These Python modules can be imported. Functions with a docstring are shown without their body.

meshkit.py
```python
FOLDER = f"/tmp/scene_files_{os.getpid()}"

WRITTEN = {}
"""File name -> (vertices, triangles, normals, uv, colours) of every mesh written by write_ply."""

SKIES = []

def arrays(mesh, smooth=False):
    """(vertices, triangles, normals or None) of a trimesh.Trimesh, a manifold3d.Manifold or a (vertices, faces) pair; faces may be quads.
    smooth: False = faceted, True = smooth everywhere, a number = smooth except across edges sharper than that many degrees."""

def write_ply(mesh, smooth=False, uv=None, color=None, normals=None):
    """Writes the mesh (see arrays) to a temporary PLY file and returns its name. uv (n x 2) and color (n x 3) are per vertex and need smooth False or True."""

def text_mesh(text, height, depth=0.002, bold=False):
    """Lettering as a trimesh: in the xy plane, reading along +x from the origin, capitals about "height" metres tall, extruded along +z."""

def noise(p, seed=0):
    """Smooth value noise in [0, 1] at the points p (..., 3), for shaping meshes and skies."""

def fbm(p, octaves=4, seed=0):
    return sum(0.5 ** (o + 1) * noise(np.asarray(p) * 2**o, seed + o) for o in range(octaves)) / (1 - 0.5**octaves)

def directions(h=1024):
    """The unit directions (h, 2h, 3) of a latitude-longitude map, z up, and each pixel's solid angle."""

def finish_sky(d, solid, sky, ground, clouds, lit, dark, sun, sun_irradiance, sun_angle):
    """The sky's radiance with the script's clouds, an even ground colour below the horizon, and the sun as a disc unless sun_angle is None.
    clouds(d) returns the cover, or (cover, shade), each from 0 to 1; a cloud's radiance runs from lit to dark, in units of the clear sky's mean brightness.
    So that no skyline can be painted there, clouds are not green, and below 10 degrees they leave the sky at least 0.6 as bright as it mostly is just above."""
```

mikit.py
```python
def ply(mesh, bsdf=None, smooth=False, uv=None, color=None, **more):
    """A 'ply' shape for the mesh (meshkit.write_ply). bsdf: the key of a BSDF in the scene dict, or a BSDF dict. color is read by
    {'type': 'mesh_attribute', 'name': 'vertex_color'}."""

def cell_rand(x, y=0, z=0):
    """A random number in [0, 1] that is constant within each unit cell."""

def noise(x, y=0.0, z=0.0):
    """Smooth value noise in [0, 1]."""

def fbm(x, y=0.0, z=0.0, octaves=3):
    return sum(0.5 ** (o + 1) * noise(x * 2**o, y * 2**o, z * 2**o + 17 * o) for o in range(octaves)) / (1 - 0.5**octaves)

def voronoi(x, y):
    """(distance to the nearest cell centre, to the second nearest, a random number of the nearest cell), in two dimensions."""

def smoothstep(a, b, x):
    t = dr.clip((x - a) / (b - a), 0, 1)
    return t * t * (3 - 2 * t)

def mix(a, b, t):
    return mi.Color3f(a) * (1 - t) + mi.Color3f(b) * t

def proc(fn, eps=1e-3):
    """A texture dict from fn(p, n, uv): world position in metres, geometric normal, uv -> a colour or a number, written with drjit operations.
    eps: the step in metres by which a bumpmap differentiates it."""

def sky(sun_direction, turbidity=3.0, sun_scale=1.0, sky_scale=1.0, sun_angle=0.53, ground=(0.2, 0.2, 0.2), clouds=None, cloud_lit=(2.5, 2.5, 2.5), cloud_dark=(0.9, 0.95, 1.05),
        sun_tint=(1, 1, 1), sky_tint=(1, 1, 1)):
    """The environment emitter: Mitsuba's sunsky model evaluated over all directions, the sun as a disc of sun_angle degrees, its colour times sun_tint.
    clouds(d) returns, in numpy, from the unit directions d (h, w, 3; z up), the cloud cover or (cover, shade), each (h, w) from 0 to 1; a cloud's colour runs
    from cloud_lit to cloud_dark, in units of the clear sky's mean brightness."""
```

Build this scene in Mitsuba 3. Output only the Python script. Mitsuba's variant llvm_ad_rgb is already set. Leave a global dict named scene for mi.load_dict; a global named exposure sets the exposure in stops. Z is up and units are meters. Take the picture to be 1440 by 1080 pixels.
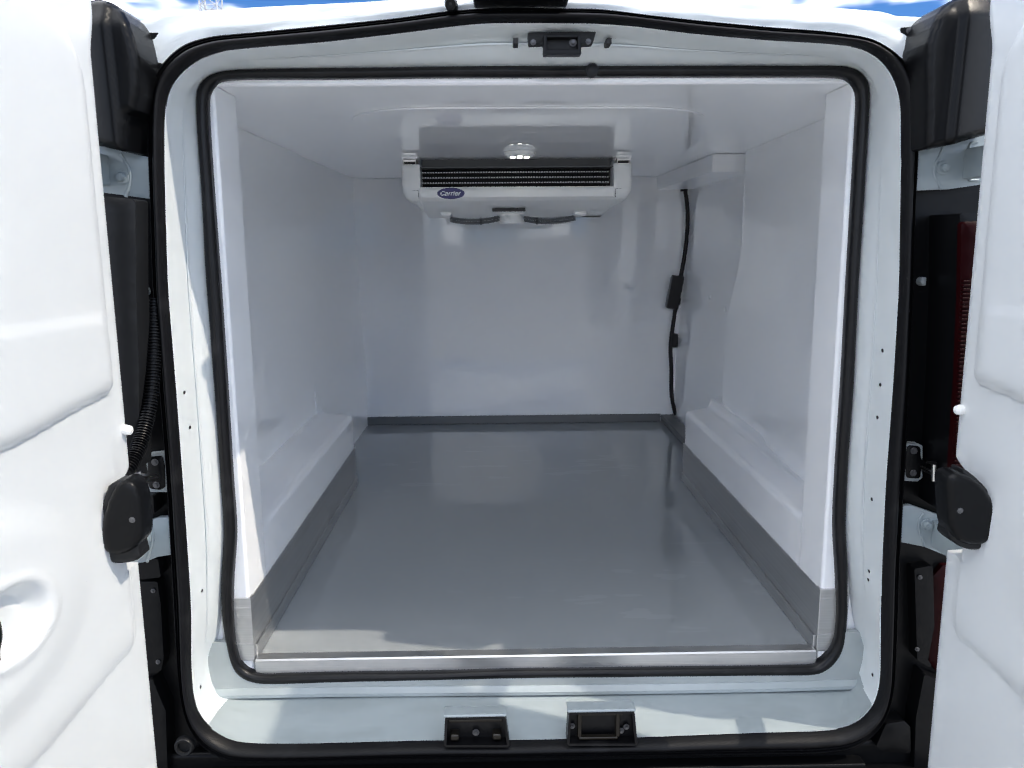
import math
import numpy as np, trimesh, shapely
import mitsuba as mi, drjit as dr, mikit, meshkit
from mikit import proc, noise, fbm, smoothstep, mix
from scipy.spatial import Delaunay
from shapely.geometry import Polygon, Point, LineString

# ------------------------------------------------------------------ camera, sky, exposure
PITCH, YAW, ROLL, FOCAL = -.1745, .0172, -.0081, 1137.3        # FOCAL in pixels of a 1440 wide frame
EYE = np.array([0, 0, 1.47])
FWD = np.array([math.sin(YAW) * math.cos(PITCH), math.cos(YAW) * math.cos(PITCH), math.sin(PITCH)])
_r = np.array([math.cos(YAW), -math.sin(YAW), 0]); _u = np.cross(_r, FWD)
RIGHT, UP = math.cos(ROLL) * _r + math.sin(ROLL) * _u, math.cos(ROLL) * _u - math.sin(ROLL) * _r
T = mi.ScalarTransform4f
SUN = (.80, -.25, 1.0)
scene, labels = {"type": "scene"}, {}
scene["camera"] = {"type": "perspective", "fov": 2 * math.degrees(math.atan(720 / FOCAL)), "fov_axis": "x", "near_clip": .02, "far_clip": 2000.0,
                   "to_world": T().look_at(origin=EYE.tolist(), target=(EYE + FWD).tolist(), up=UP.tolist())}


def cloud_cover(d):
    p = d / np.maximum(d[..., 2:], .12) * 1.6
    p = np.where(d[..., 2:] > 0, p, 0)
    n = meshkit.fbm(np.stack([p[..., 0] + 7.1926, p[..., 1] - 12.4991, p[..., 2] * 0], -1), 5, 4)
    c = np.clip((n - .44) / .16, 0, 1)
    return c * c * (3 - 2 * c) * .9, np.clip((n - .6) * 2, 0, .5)


scene["sky"] = mikit.sky(SUN, turbidity=3, sun_scale=.55, sky_scale=.56, sun_tint=(.92, 1.0, 1.12), sky_tint=(.55, .95, 1.45), clouds=cloud_cover, cloud_lit=(13.4, 13.8, 14.5), cloud_dark=(8.6, 8.9, 9.4), ground=(.24, .24, .235))
labels["sky"] = {"label": "blue sky with soft white clouds", "kind": "structure"}
exposure = 2.27

# ------------------------------------------------------------------ helpers


def put(key, mesh, mat, smooth=30, **more):
    base, k = key, 0
    while key in scene:
        k += 1
        key = f"{base}_{k:03d}"
    scene[key] = mikit.ply(mesh, mat, smooth, **more)
    return key


def tag(key, label=None, category=None, group=None, kind=None):
    labels[key] = {k: v for k, v in dict(label=label, category=category, group=group, kind=kind).items() if v}


def at(px, py, Y):
    """The point of the plane y = Y seen at (px, py) of the 1440 x 1080 photograph: used to read sizes off it."""
    d = FWD + RIGHT * (px - 720) / FOCAL + UP * (540 - py) / FOCAL
    return EYE + d * (Y / d[1])


def xz(pts, Y):
    return np.array([at(x, y, Y)[[0, 2]] for x, y in pts])


def cat(*m):
    return trimesh.util.concatenate([x for x in m if x is not None])


def hull(p):
    return trimesh.convex.convex_hull(np.asarray(p, float))


_BALL = trimesh.creation.icosphere(subdivisions=1).vertices


def rbox(x0, x1, y0, y1, z0, z1, r=.002):
    """A box with rounded edges."""
    r = min(r, (x1 - x0) * .49, (y1 - y0) * .49, (z1 - z0) * .49)
    c = np.array([[x, y, z] for x in (x0 + r, x1 - r) for y in (y0 + r, y1 - r) for z in (z0 + r, z1 - r)])
    return hull((c[:, None] + _BALL[None] * r).reshape(-1, 3))


def loft(rings, closed=True, cap=False):
    rings = np.asarray(rings, float)
    n, m = rings.shape[:2]
    i, j = np.meshgrid(np.arange(n - 1), np.arange(m if closed else m - 1), indexing="ij")
    k = (j + 1) % m
    f = np.stack([i * m + j, i * m + k, (i + 1) * m + k, (i + 1) * m + j], -1).reshape(-1, 4)
    f = np.vstack([f[:, [0, 1, 2]], f[:, [0, 2, 3]]])
    v = rings.reshape(-1, 3)
    if cap:
        c0, c1 = len(v), len(v) + 1
        v = np.vstack([v, rings[0].mean(0), rings[-1].mean(0)])
        a = np.arange(m)
        f = np.vstack([f, np.stack([a * 0 + c0, (a + 1) % m, a], 1), np.stack([a * 0 + c1, a + (n - 1) * m, (a + 1) % m + (n - 1) * m], 1)])
    return trimesh.Trimesh(v, f, process=False)


def tube(points, radius, sides=10):
    p = np.asarray(points, float)
    rad = np.broadcast_to(radius, (len(p),))
    t = np.gradient(p, axis=0); t /= np.linalg.norm(t, axis=1, keepdims=True)
    a = np.cross(t, np.where(np.abs(t[:, 1:2]) < .9, [0, 1.0, 0], [1.0, 0, 0])); a /= np.linalg.norm(a, axis=1, keepdims=True)
    b, g = np.cross(t, a), np.arange(sides) * 2 * np.pi / sides
    return loft(p[:, None] + rad[:, None, None] * (np.cos(g)[None, :, None] * a[:, None] + np.sin(g)[None, :, None] * b[:, None]), True, True)


def spline(pts, n):
    from scipy.interpolate import CubicSpline
    p = np.asarray(pts, float)
    s = np.concatenate([[0], np.cumsum(np.linalg.norm(np.diff(p, axis=0), axis=1))])
    return CubicSpline(s, p)(np.linspace(0, s[-1], n))


def resample(p, n):
    p = np.asarray(p, float)
    s = np.concatenate([[0], np.cumsum(np.linalg.norm(np.diff(p, axis=0), axis=1))])
    u = np.linspace(0, s[-1], n)
    return np.stack([np.interp(u, s, p[:, k]) for k in range(p.shape[1])], 1)


def smooth_poly(pts, r=.006):
    """Polygon of (x, z) points with its corners rounded."""
    g = Polygon(pts).buffer(0)
    return g.buffer(-r).buffer(2 * r).buffer(-r)


def pillow(poly, Y, height, thick=.02, res=.008, rim=None, back=True):
    """A moulding: polygon in (x, z), its face at y = Y bulging towards -y by height(distance to the rim), with a side wall back to Y + thick."""
    ring = np.array(poly.exterior.segmentize(res).coords)[:-1]
    x0, z0, x1, z1 = poly.bounds
    gx, gz = np.meshgrid(np.arange(x0, x1, res), np.arange(z0, z1, res * .866))
    gx = gx + (np.arange(len(gx)) % 2)[:, None] * res / 2
    g = np.stack([gx.ravel(), gz.ravel()], 1)
    dist = shapely.distance(shapely.points(g), poly.exterior)
    g = g[shapely.contains_xy(poly, g[:, 0], g[:, 1]) & (dist > res * .45)]
    p = np.vstack([ring, g])
    tri = Delaunay(p).simplices
    c = p[tri].mean(1)
    tri = tri[shapely.contains_xy(poly, c[:, 0], c[:, 1])]
    d = shapely.distance(shapely.points(p), poly.exterior); d[:len(ring)] = 0
    h = np.array([height(a, q) if height.__code__.co_argcount == 2 else height(a) for a, q in zip(d, p)])
    v = np.stack([p[:, 0], Y - h, p[:, 1]], 1)
    m = len(ring)
    n = len(v)
    v = np.vstack([v, np.stack([ring[:, 0], np.full(m, Y + thick), ring[:, 1]], 1)])
    a = np.arange(m); b = (a + 1) % m
    side = np.vstack([np.stack([a, b, b + n], 1), np.stack([a, b + n, a + n], 1)])
    return trimesh.Trimesh(v, np.vstack([tri, side]), process=False)


def dome(h, w):
    return lambda d: h * math.sqrt(max(0.0, 1 - (1 - min(d / w, 1)) ** 2))


def plate(pts_px, Y, thick, mat_edge=.0015, r=.003, res=.02):
    return pillow(smooth_poly(xz(pts_px, Y), r), Y, dome(mat_edge, mat_edge * 1.5), thick, res)


def prism(poly, axis, a, b):
    """Polygon extruded along an axis from a to b. axis 'x': polygon in (y, z); 'y': in (x, z); 'z': in (x, y)."""
    m = trimesh.creation.extrude_polygon(poly, b - a, engine="earcut")
    v = m.vertices.copy(); v[:, 2] += a
    v = {"x": v[:, [2, 0, 1]], "y": v[:, [0, 2, 1]], "z": v}[axis]
    m = trimesh.Trimesh(v, m.faces, process=False)
    m.fix_normals()
    return m


def bolt(x, Y, z, r, h=.006):
    """A flanged bolt head seen from -y: washer, dome, hexagon socket."""
    def cyl(r0, r1, a, b, n=20):
        g = np.arange(n) * 2 * np.pi / n
        return loft([np.stack([x + rr * np.cos(g), np.full(n, Y - yy), z + rr * np.sin(g)], 1) for rr, yy in ((r0, a), (r0, a + (b - a) * .6), (r1, b))], True, True)
    return cat(cyl(r, r * .92, 0, h * .35), cyl(r * .62, r * .5, h * .3, h), cyl(r * .26, r * .24, h * .9, h * 1.15, 6))


# ------------------------------------------------------------------ materials


def pri(base, rough, metal=0.0, spec=.5, **more):
    col = base if isinstance(base, dict) else {"type": "rgb", "value": list(base)}
    return {"type": "principled", "base_color": col, "roughness": rough, "metallic": metal, "specular": spec, **more}


def two(b):
    return {"type": "twosided", "bsdf": b}


def bump(b, fn, scale=1.0, eps=1e-3):
    return {"type": "bumpmap", "arbitrary": {**proc(fn, eps)}, "scale": scale, "bsdf": b}


def gel_wave(p, n, uv):
    return .0016 * noise(p.x * 2.6 + 4, p.y * 2.6, p.z * 2.6) + .00014 * noise(p.x * 9, p.y * 9, p.z * 9 + 5)


def roof_wave(p, n, uv):
    return .0012 * noise(p.x * 2.2 + 1, p.y * 4.2, p.z) + .00016 * noise(p.x * 5, p.y * 13, 3)


def floor_wave(p, n, uv):
    return .0012 * noise(p.x * 3.1, p.y * 2.3, 1) + .0003 * noise(p.x * 16, p.y * 16, 7)


def gel_col(p, n, uv):
    s = smoothstep(.62, .78, fbm(p.x * 5, p.y * 3, p.z * 4 + 2))
    return mix((.80, .808, .82), (.775, .784, .797), s * .6)


def floor_col(p, n, uv):
    a = fbm(p.x * 2.2, p.y * 1.7, 4)
    c = mix((.225, .243, .255), (.255, .273, .285), a)
    scuff = smoothstep(.66, .74, fbm(p.x * 9 + 3, p.y * 26, 2, 4)) * smoothstep(.45, .7, noise(p.x * 1.6, p.y * 1.6, 9))
    return mix(c, (.44, .46, .48), scuff * .12)


def floor_rough(p, n, uv):
    return mi.Float(.045 + .07 * smoothstep(.45, .75, fbm(p.x * 4, p.y * 4, 6)))


def steel_col(p, n, uv):
    q = noise((p.x + p.z) * 9, p.y * 2.2, p.z * 420 + p.x * 7)
    s = smoothstep(.55, .8, fbm(p.x * 8, p.y * 5, p.z * 14))
    return mix((.56, .56, .56), (.66, .66, .655), q) * (1 - .12 * s)


def steel_rough(p, n, uv):
    return mi.Float(.33 + .18 * fbm(p.x * 14, p.y * 6, p.z * 70))


def steel_bump(p, n, uv):
    return .00006 * noise(p.x * 4, p.y * 5, p.z * 900) + .00025 * noise(p.x * 9, p.y * 7, p.z * 12)


def paint_col(p, n, uv):
    d = smoothstep(.60, .80, fbm(p.x * 7 + 1, p.y * 9, p.z * 6, 4))
    return mix((.64, .675, .68), (.58, .61, .61), d * .5)


def sill_col(p, n, uv):
    d = smoothstep(.50, .78, fbm(p.x * 6 + 1, p.y * 18, 3, 4))
    return mix((.30, .34, .35), (.25, .285, .29), d * .6)


def rubber_col(p, n, uv):
    d = smoothstep(.55, .8, fbm(p.x * 22, p.y * 22, p.z * 22, 4))
    return mix((.003, .003, .0038), (.009, .009, .010), d)


def plastic_bump(p, n, uv):
    return .00012 * noise(p.x * 700, p.y * 700, p.z * 700)


def ground_col(p, n, uv):
    a, b = fbm(p.x * .35, p.y * .35, 1, 4), noise(p.x * 60, p.y * 60)
    return mix((.20, .20, .195), (.28, .278, .27), a) * (.8 + .4 * b)


def door_wave(p, n, uv):
    return .0016 * noise(p.x * 3, p.y * 3.4, p.z * 2.6) + .0003 * noise(p.x * 14, p.y * 14, p.z * 12)


B = {
    "gelcoat": bump(two(pri(proc(gel_col), .045, spec=.6)), gel_wave),
    "gelcoat_ceiling": bump(two(pri(proc(gel_col), .025, spec=.65)), roof_wave),
    "floor_coat": bump(two(pri(proc(floor_col), proc(floor_rough), spec=.5)), floor_wave),
    "steel": bump(two(pri(proc(steel_col), proc(steel_rough), 1.0)), steel_bump, eps=3e-4),
    "paint": bump(two(pri(proc(paint_col), .22, spec=.5, clearcoat=1.0, clearcoat_gloss=.97)), door_wave),
    "sill_paint": bump(two(pri(proc(sill_col), .25, spec=.5, clearcoat=.7, clearcoat_gloss=.95)), door_wave),
    "door_paint": bump(two(pri((.59, .61, .615), .24, spec=.5, clearcoat=.8, clearcoat_gloss=.95)), door_wave),
    "hinge_paint": two(pri((.27, .315, .33), .32, spec=.5, clearcoat=.5)),
    "sealant": two(pri((.33, .36, .36), .42)),
    "rubber": two(pri(proc(rubber_col), .48, spec=.22)),
    "rubber_glossy": two(pri(proc(rubber_col), .36, spec=.3)),
    "black_plastic": bump(two(pri((.0028, .003, .0036), .34, spec=.2)), plastic_bump, eps=3e-4),
    "grey_plastic": two(pri((.009, .0095, .0105), .42, spec=.25)),
    "unit_plastic": two(pri((.89, .89, .865), .34)),
    "unit_dark": two(pri((.008, .008, .009), .5)),
    "grey_metal": two(pri((.10, .105, .11), .45)),
    "fin": two(pri((.55, .55, .56), .4, .6)),
    "chrome": two(pri((.72, .71, .69), .18, 1.0)),
    "dark_bolt": two(pri((.12, .12, .125), .35, .6)),
    "red_lens": two(pri((.014, .0008, .0014), .35, spec=.1)),
    "red_paint": two(pri((.6, .02, .02), .4)),
    "badge_blue": two(pri((.012, .012, .11), .3)),
    "badge_white": two(pri((.85, .85, .86), .3)),
    "white_plastic": two(pri((.80, .80, .77), .35)),
    "cable_black": two(pri((.006, .006, .0065), .4, spec=.3)),
    "hose_grey": two(pri((.11, .115, .12), .4)),
    "grease": two(pri((.02, .017, .013), .2, .4)),
    "ground": two(pri(proc(ground_col), .9)),
    "mast_steel": two(pri((.55, .55, .55), .5, .4)),
    "concrete": two(pri((.35, .34, .33), .9)),
}
for k, b in B.items():
    scene[k + "_bsdf"] = {**b, "id": k + "_bsdf"}
_put = put


def put(key, mesh, mat, smooth=30, **more):
    return _put(key, mesh, mat + "_bsdf", smooth, **more)


# ------------------------------------------------------------------ ground
g = np.array([[-800, -800, 0], [800, -800, 0], [800, 800, 0], [-800, 800, 0.0]])
put("ground", trimesh.Trimesh(g, [[0, 1, 2], [0, 2, 3]], process=False), "ground", False)
tag("ground", "grey paved yard under the open sky", kind="structure")

# ------------------------------------------------------------------ the insulated box inside the van
BOX = "insulated_cargo_box"
XL, XR, ZF, ZC = -.523, .675, .600, 1.762          # inner faces of the entry collar, floor, ceiling
YC, YD, YW, YB = 1.590, 1.714, 2.863, 3.8375      # collar front, collar back, far end of the wheel boxes, bulkhead
tag(BOX, "white glossy lined refrigerated load box with grey floor built inside the van", "cargo box")

fl = Polygon([(XL, YC), (XR, YC), (XR, YW), (.86, YW), (.86, YB), (-.66, YB), (-.66, YW), (XL, YW)])
put(BOX + "__floor_sheet", prism(fl, "z", ZF - .03, ZF), "floor_coat", False)
tag(BOX + "__floor_sheet", "smooth glossy grey floor of the load box")
put(BOX + "__ceiling_sheet", rbox(-.70, .94, YC + .004, YB + .04, ZC, ZC + .03, .002), "gelcoat_ceiling", False)
put(BOX + "__bulkhead", rbox(-.72, .95, YB, YB + .04, .55, ZC - .002, .001), "gelcoat", False)


def wall(inner0, inner1, y0, y1, outer, steps=6, round_end=0.0):
    """A lining panel: inner outline (x, z) at its two ends, closed by the outer face x = outer."""
    rings = []
    ts = list(np.linspace(0, 1, steps))
    for t in ts:
        p = np.array(inner0) * (1 - t) + np.array(inner1) * t
        e = round_end if t == 1 else 0
        if e:
            p = p + [[-np.sign(outer) * -e, 0]]
        y = y0 + (y1 - y0) * t
        ring = [[x, y, z] for x, z in p] + [[outer, y, p[-1][1]], [outer, y, p[0][1]]]
        rings.append(ring)
    return loft(rings, True, True)


LZ = [(0, ZC - .001), (0, 1.49), (.004, 1.42), (.014, 1.35), (.027, 1.28), (.040, 1.22), (.045, 1.17), (.047, 1.10), (.049, .96), (.050, .80)]
lprof = [(-.656 + d * .25, z) for d, z in LZ]
put(BOX + "__side_wall", wall(lprof, lprof, YD, 2.80, -.74), "gelcoat", 40)
put(BOX + "__side_wall", wall([(.797 - d * .85, z) for d, z in LZ], [(.835 - d, z) for d, z in LZ], YD, 2.79, .95, round_end=.004), "gelcoat", 40)
far = [(0, ZC - .001), (0, 1.5), (.020, 1.2), (.040, .9), (.040, .56)]
put(BOX + "__rear_side_wall", wall([(-.664 + d * .6, z) for d, z in far], [(-.657 + d * .6, z) for d, z in far], 2.80, YB + .001, -.75), "gelcoat", 40)
put(BOX + "__rear_side_wall", wall([(.896 - d, z) for d, z in far], [(.896 - d, z) for d, z in far], 2.78, YB + .001, .965), "gelcoat", 40)


def wheel_box(side, xin, xw):
    w = abs(xw - xin)
    prof = [(0, .604), (0, .842), (.0015, .850), (.006, .8575), (.013, .862), (.021, .863), (w - .022, .868), (w - .012, .870), (w - .004, .876), (w + .002, .887), (w + .004, .905), (w + .06, .91), (w + .06, .604)]
    rings = []
    for y, e in ((YD, 0), (2.1, 0), (2.5, 0), (YW - .022, 0), (YW - .008, .005), (YW - .001, .014), (YW, .022)):
        rings.append([[xin + side * max(d, e), y, min(z, .863 - e * .6) if d < w - .05 else z] for d, z in prof])
    return loft(rings, True, True)


put(BOX + "__wheel_box", wheel_box(-1, XL, -.646), "gelcoat", 45)
put(BOX + "__wheel_box", wheel_box(1, XR, .768), "gelcoat", 45)


def post(side, x):
    """Entry collar: rounded front edge, inner face, return to the lining."""
    r = .007
    a = np.linspace(0, np.pi / 2, 6)
    pr = [(.20, YC), (r, YC)] + [(r - r * math.sin(t), YC + r - r * math.cos(t)) for t in a[1:]] + [(0, YD), (.20, YD)]
    return loft([[[x + side * u, y, z] for u, y in pr] for z in (.50, .74, 1.2, ZC - .0015)], True, True)


put(BOX + "__entry_post", post(-1, XL), "gelcoat", 40)
put(BOX + "__entry_post", post(1, XR), "gelcoat", 40)
r = .006
a = np.linspace(0, np.pi / 2, 5)
lip = [(.10, YC), (r, YC)] + [(r - r * math.sin(t), YC + r - r * math.cos(t)) for t in a[1:]] + [(.10, YC + r)]
put(BOX + "__entry_header", loft([[[x, y - .001, ZC - .0035 + u] for u, y in lip] for x in (-.68, XL, .1, XR, .90)], True, True), "gelcoat", 40)

for z, y in ((1.235, 3.33), (1.205, 3.10)):
    x = .896 - .019
    g_ = np.linspace(0, 2 * np.pi, 15)[:-1]
    put(BOX + "__rivet", loft([[[x - h, y + rr * math.cos(t), z + rr * math.sin(t)] for t in g_] for rr, h in ((.010, -.006), (.010, .002), (.007, .006), (.002, .007))], True, True), "gelcoat", 50)

# stainless trim: kick plates along the wheel boxes, entry caps, threshold, skirting
for side, x in ((-1, XL), (1, XR)):
    s = -side
    k = put(BOX + "__kick_plate", rbox(min(x, x + s * .0025), max(x, x + s * .0025), YC + .010, YW - .006, ZF + .001, .742, .0008), "steel", 20)
    xa, xb = sorted((x + s * .0025, x + s * .0065))
    put(k + "__lower_lip", rbox(xa, xb, YC + .010, YW - .010, ZF + .001, ZF + .034, .0018), "steel", 20)
    xa, xb = sorted((x + s * .0025, x + s * .0036))
    put(k + "__folded_rim", rbox(xa, xb, YC + .012, YW - .012, .722, .7405, .0006), "steel", 20)
    xa, xb = sorted((x - s * .060, x + s * .0034))
    c = put(BOX + "__corner_cap", rbox(xa, xb, YC - .003, YC + .016, ZF + .004, .745, .0022), "steel", 30)
    for z0, z1 in ((.7215, .7245), (.6415, .6440)):
        put(c + "__seam", rbox(xa, xb - .001, YC - .0042, YC - .001, z0, z1, .0006), "steel", 30)
sp = prism(Polygon([(YC - .008, .572), (YC - .008, .6055), (YC - .005, .6085), (YC + .020, .6085), (YC + .023, .6030), (YC + .023, .572)]), "x", XL + .006, XR - .006)
put(BOX + "__threshold_plate", sp, "steel", 20)
tag(BOX + "__threshold_plate", "brushed steel threshold along the front of the floor")
put(BOX + "__rear_skirting", rbox(-.645, .786, YB - .012, YB - .001, ZF + .001, .640, .003), "grey_metal")
put(BOX + "__rear_skirting", rbox(-.650, -.640, YW + .01, YB - .014, ZF + .001, .638, .003), "grey_metal")
put(BOX + "__floor_ledge", cat(rbox(.790, .850, YW + .003, YB - .002, ZF + .001, .636, .003), rbox(.786, .791, YW + .003, YB - .002, ZF + .022, .628, .001)), "grey_metal")
put(BOX + "__duct", rbox(.745, .90, 2.862, YB - .001, 1.700, ZC - .0012, .003), "gelcoat", 40)
tag(BOX + "__duct", "white boxed duct under the ceiling in the far right corner")

# raised ceiling panel with rounded corners
cp = Polygon([(-.345, 1.851), (.505, 1.862), (.505, 3.30), (-.345, 3.30)]).buffer(-.20).buffer(.20, quad_segs=12)
ring = np.array(cp.exterior.coords)[:-1]
inner = np.array(resample(np.vstack([cp.buffer(-.006).exterior.coords]), len(ring) + 1))[:-1]
prm = prism(cp, "z", ZC - .0045, ZC - .0008)
put(BOX + "__ceiling_panel", prm, "gelcoat_ceiling", 20)

# ------------------------------------------------------------------ the van: door frame, seals, sill
VAN = "delivery_van"
tag(VAN, "white delivery van seen from behind with both rear doors swung open", "van")
YS, YI = 1.450, 1.580            # planes of the outer and the inner seal
A_OUT = [[(720, 1062), (535, 1064), (425, 1068)], [(360, 1069), (322, 1067), (287, 1050), (266, 1020), (256, 985)], [(251, 940), (246, 850), (237, 675), (226, 540), (217, 405), (213, 270), (210, 200)],
         [(211, 135), (220, 107), (237, 82), (262, 62), (300, 52)], [(360, 47), (460, 37), (560, 27), (635, 16), (690, 13)], [(760, 13), (845, 14), (920, 24), (995, 32), (1080, 40), (1155, 45)],
         [(1220, 54), (1245, 67), (1269, 86), (1285, 112), (1290, 150)], [(1288, 230), (1284, 300), (1281, 405), (1276, 540), (1269, 675), (1262, 800)],
         [(1259, 900), (1256, 960), (1248, 1000), (1230, 1030), (1200, 1050)], [(1150, 1057), (1080, 1058), (900, 1060)]]
A_IN = [[(720, 1041), (617, 1041), (535, 1043), (425, 1046)], [(360, 1046), (325, 1042), (297, 1026), (277, 1000), (271, 972)], [(269, 940), (269, 850), (257, 675), (247, 540), (236, 405), (232, 270), (231, 200)],
        [(232, 150), (240, 122), (255, 102), (280, 83), (312, 72)], [(360, 67), (460, 59), (560, 47), (660, 34), (690, 32)], [(760, 32), (845, 33), (895, 37), (970, 47), (1080, 57), (1155, 61)],
        [(1205, 66), (1232, 78), (1250, 97), (1262, 122), (1267, 150)], [(1267, 230), (1266, 270), (1264, 405), (1256, 540), (1246, 675), (1240, 800)],
        [(1239, 900), (1238, 960), (1230, 992), (1208, 1016), (1180, 1026)], [(1140, 1029), (1080, 1030), (900, 1037)]]
B_OUT = [[(720, 953), (610, 955), (460, 959)], [(395, 961), (365, 961), (345, 956), (332, 946), (325, 933)], [(319, 908), (312, 870), (311, 815), (316, 750), (311, 675), (302, 540), (291, 405), (284, 270), (278, 180)],
         [(276, 135), (281, 118), (295, 106), (312, 101), (328, 99)], [(345, 98), (460, 96), (635, 94), (700, 93)], [(760, 93), (900, 93), (1080, 93), (1165, 93)],
         [(1185, 93), (1202, 97), (1214, 105), (1221, 118), (1222, 140)], [(1220, 180), (1215, 270), (1206, 405), (1200, 540), (1192, 640), (1188, 740), (1191, 800)],
         [(1191, 860), (1187, 905), (1181, 922), (1170, 936), (1155, 946)], [(1140, 949), (1080, 949), (900, 951)]]
B_IN = [[(720, 940), (610, 943), (460, 945)], [(395, 947), (372, 948), (355, 945), (345, 940), (337, 930)], [(331, 908), (327, 870), (327, 815), (333, 750), (327, 675), (319, 540), (310, 405), (300, 270), (294, 180)],
        [(292, 140), (296, 127), (303, 117), (315, 113), (328, 112)], [(345, 111), (460, 111), (635, 109), (700, 109)], [(760, 109), (900, 108), (1080, 108), (1165, 108)],
        [(1180, 109), (1190, 111), (1200, 118), (1205, 128), (1206, 145)], [(1204, 180), (1199, 270), (1191, 405), (1184, 540), (1177, 640), (1172, 740), (1176, 800)],
        [(1178, 860), (1175, 895), (1170, 910), (1160, 923), (1147, 934)], [(1130, 935), (1080, 936), (900, 938)]]
NSEG = [16, 22, 48, 22, 34, 40, 22, 48, 22, 30]


def loop(segs, Y):
    """A closed outline on the plane y = Y; its pieces are matched to those of the other outlines."""
    pts, out = [xz(s, Y) for s in segs], []
    for k, s in enumerate(pts):
        q = np.vstack([s, pts[(k + 1) % len(pts)][:1]])
        out.append(resample(q, NSEG[k] + 1)[:-1])
    p = np.vstack(out)
    for _ in range(3):
        p = .25 * np.roll(p, 1, 0) + .5 * p + .25 * np.roll(p, -1, 0)
    return p


ao, ai, bo, bi = loop(A_OUT, YS), loop(A_IN, YS), loop(B_OUT, YI), loop(B_IN, YI)
N = len(ao)


def band(p, q, prof, Y, wob=0.0):
    """A profile (share of the way from p to q, height towards the viewer) carried round the loop."""
    rings = []
    for k, (t, h) in enumerate(prof):
        c = p * (1 - t) + q * t
        jit = wob * (meshkit.noise(np.stack([c[:, 0] * 9, np.full(N, k * .15), c[:, 1] * 9], 1)) - .5) if wob else 0
        rings.append(np.stack([c[:, 0], Y - h + np.zeros(N) + jit, c[:, 1]], 1))
    return loft(rings, True)


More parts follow.
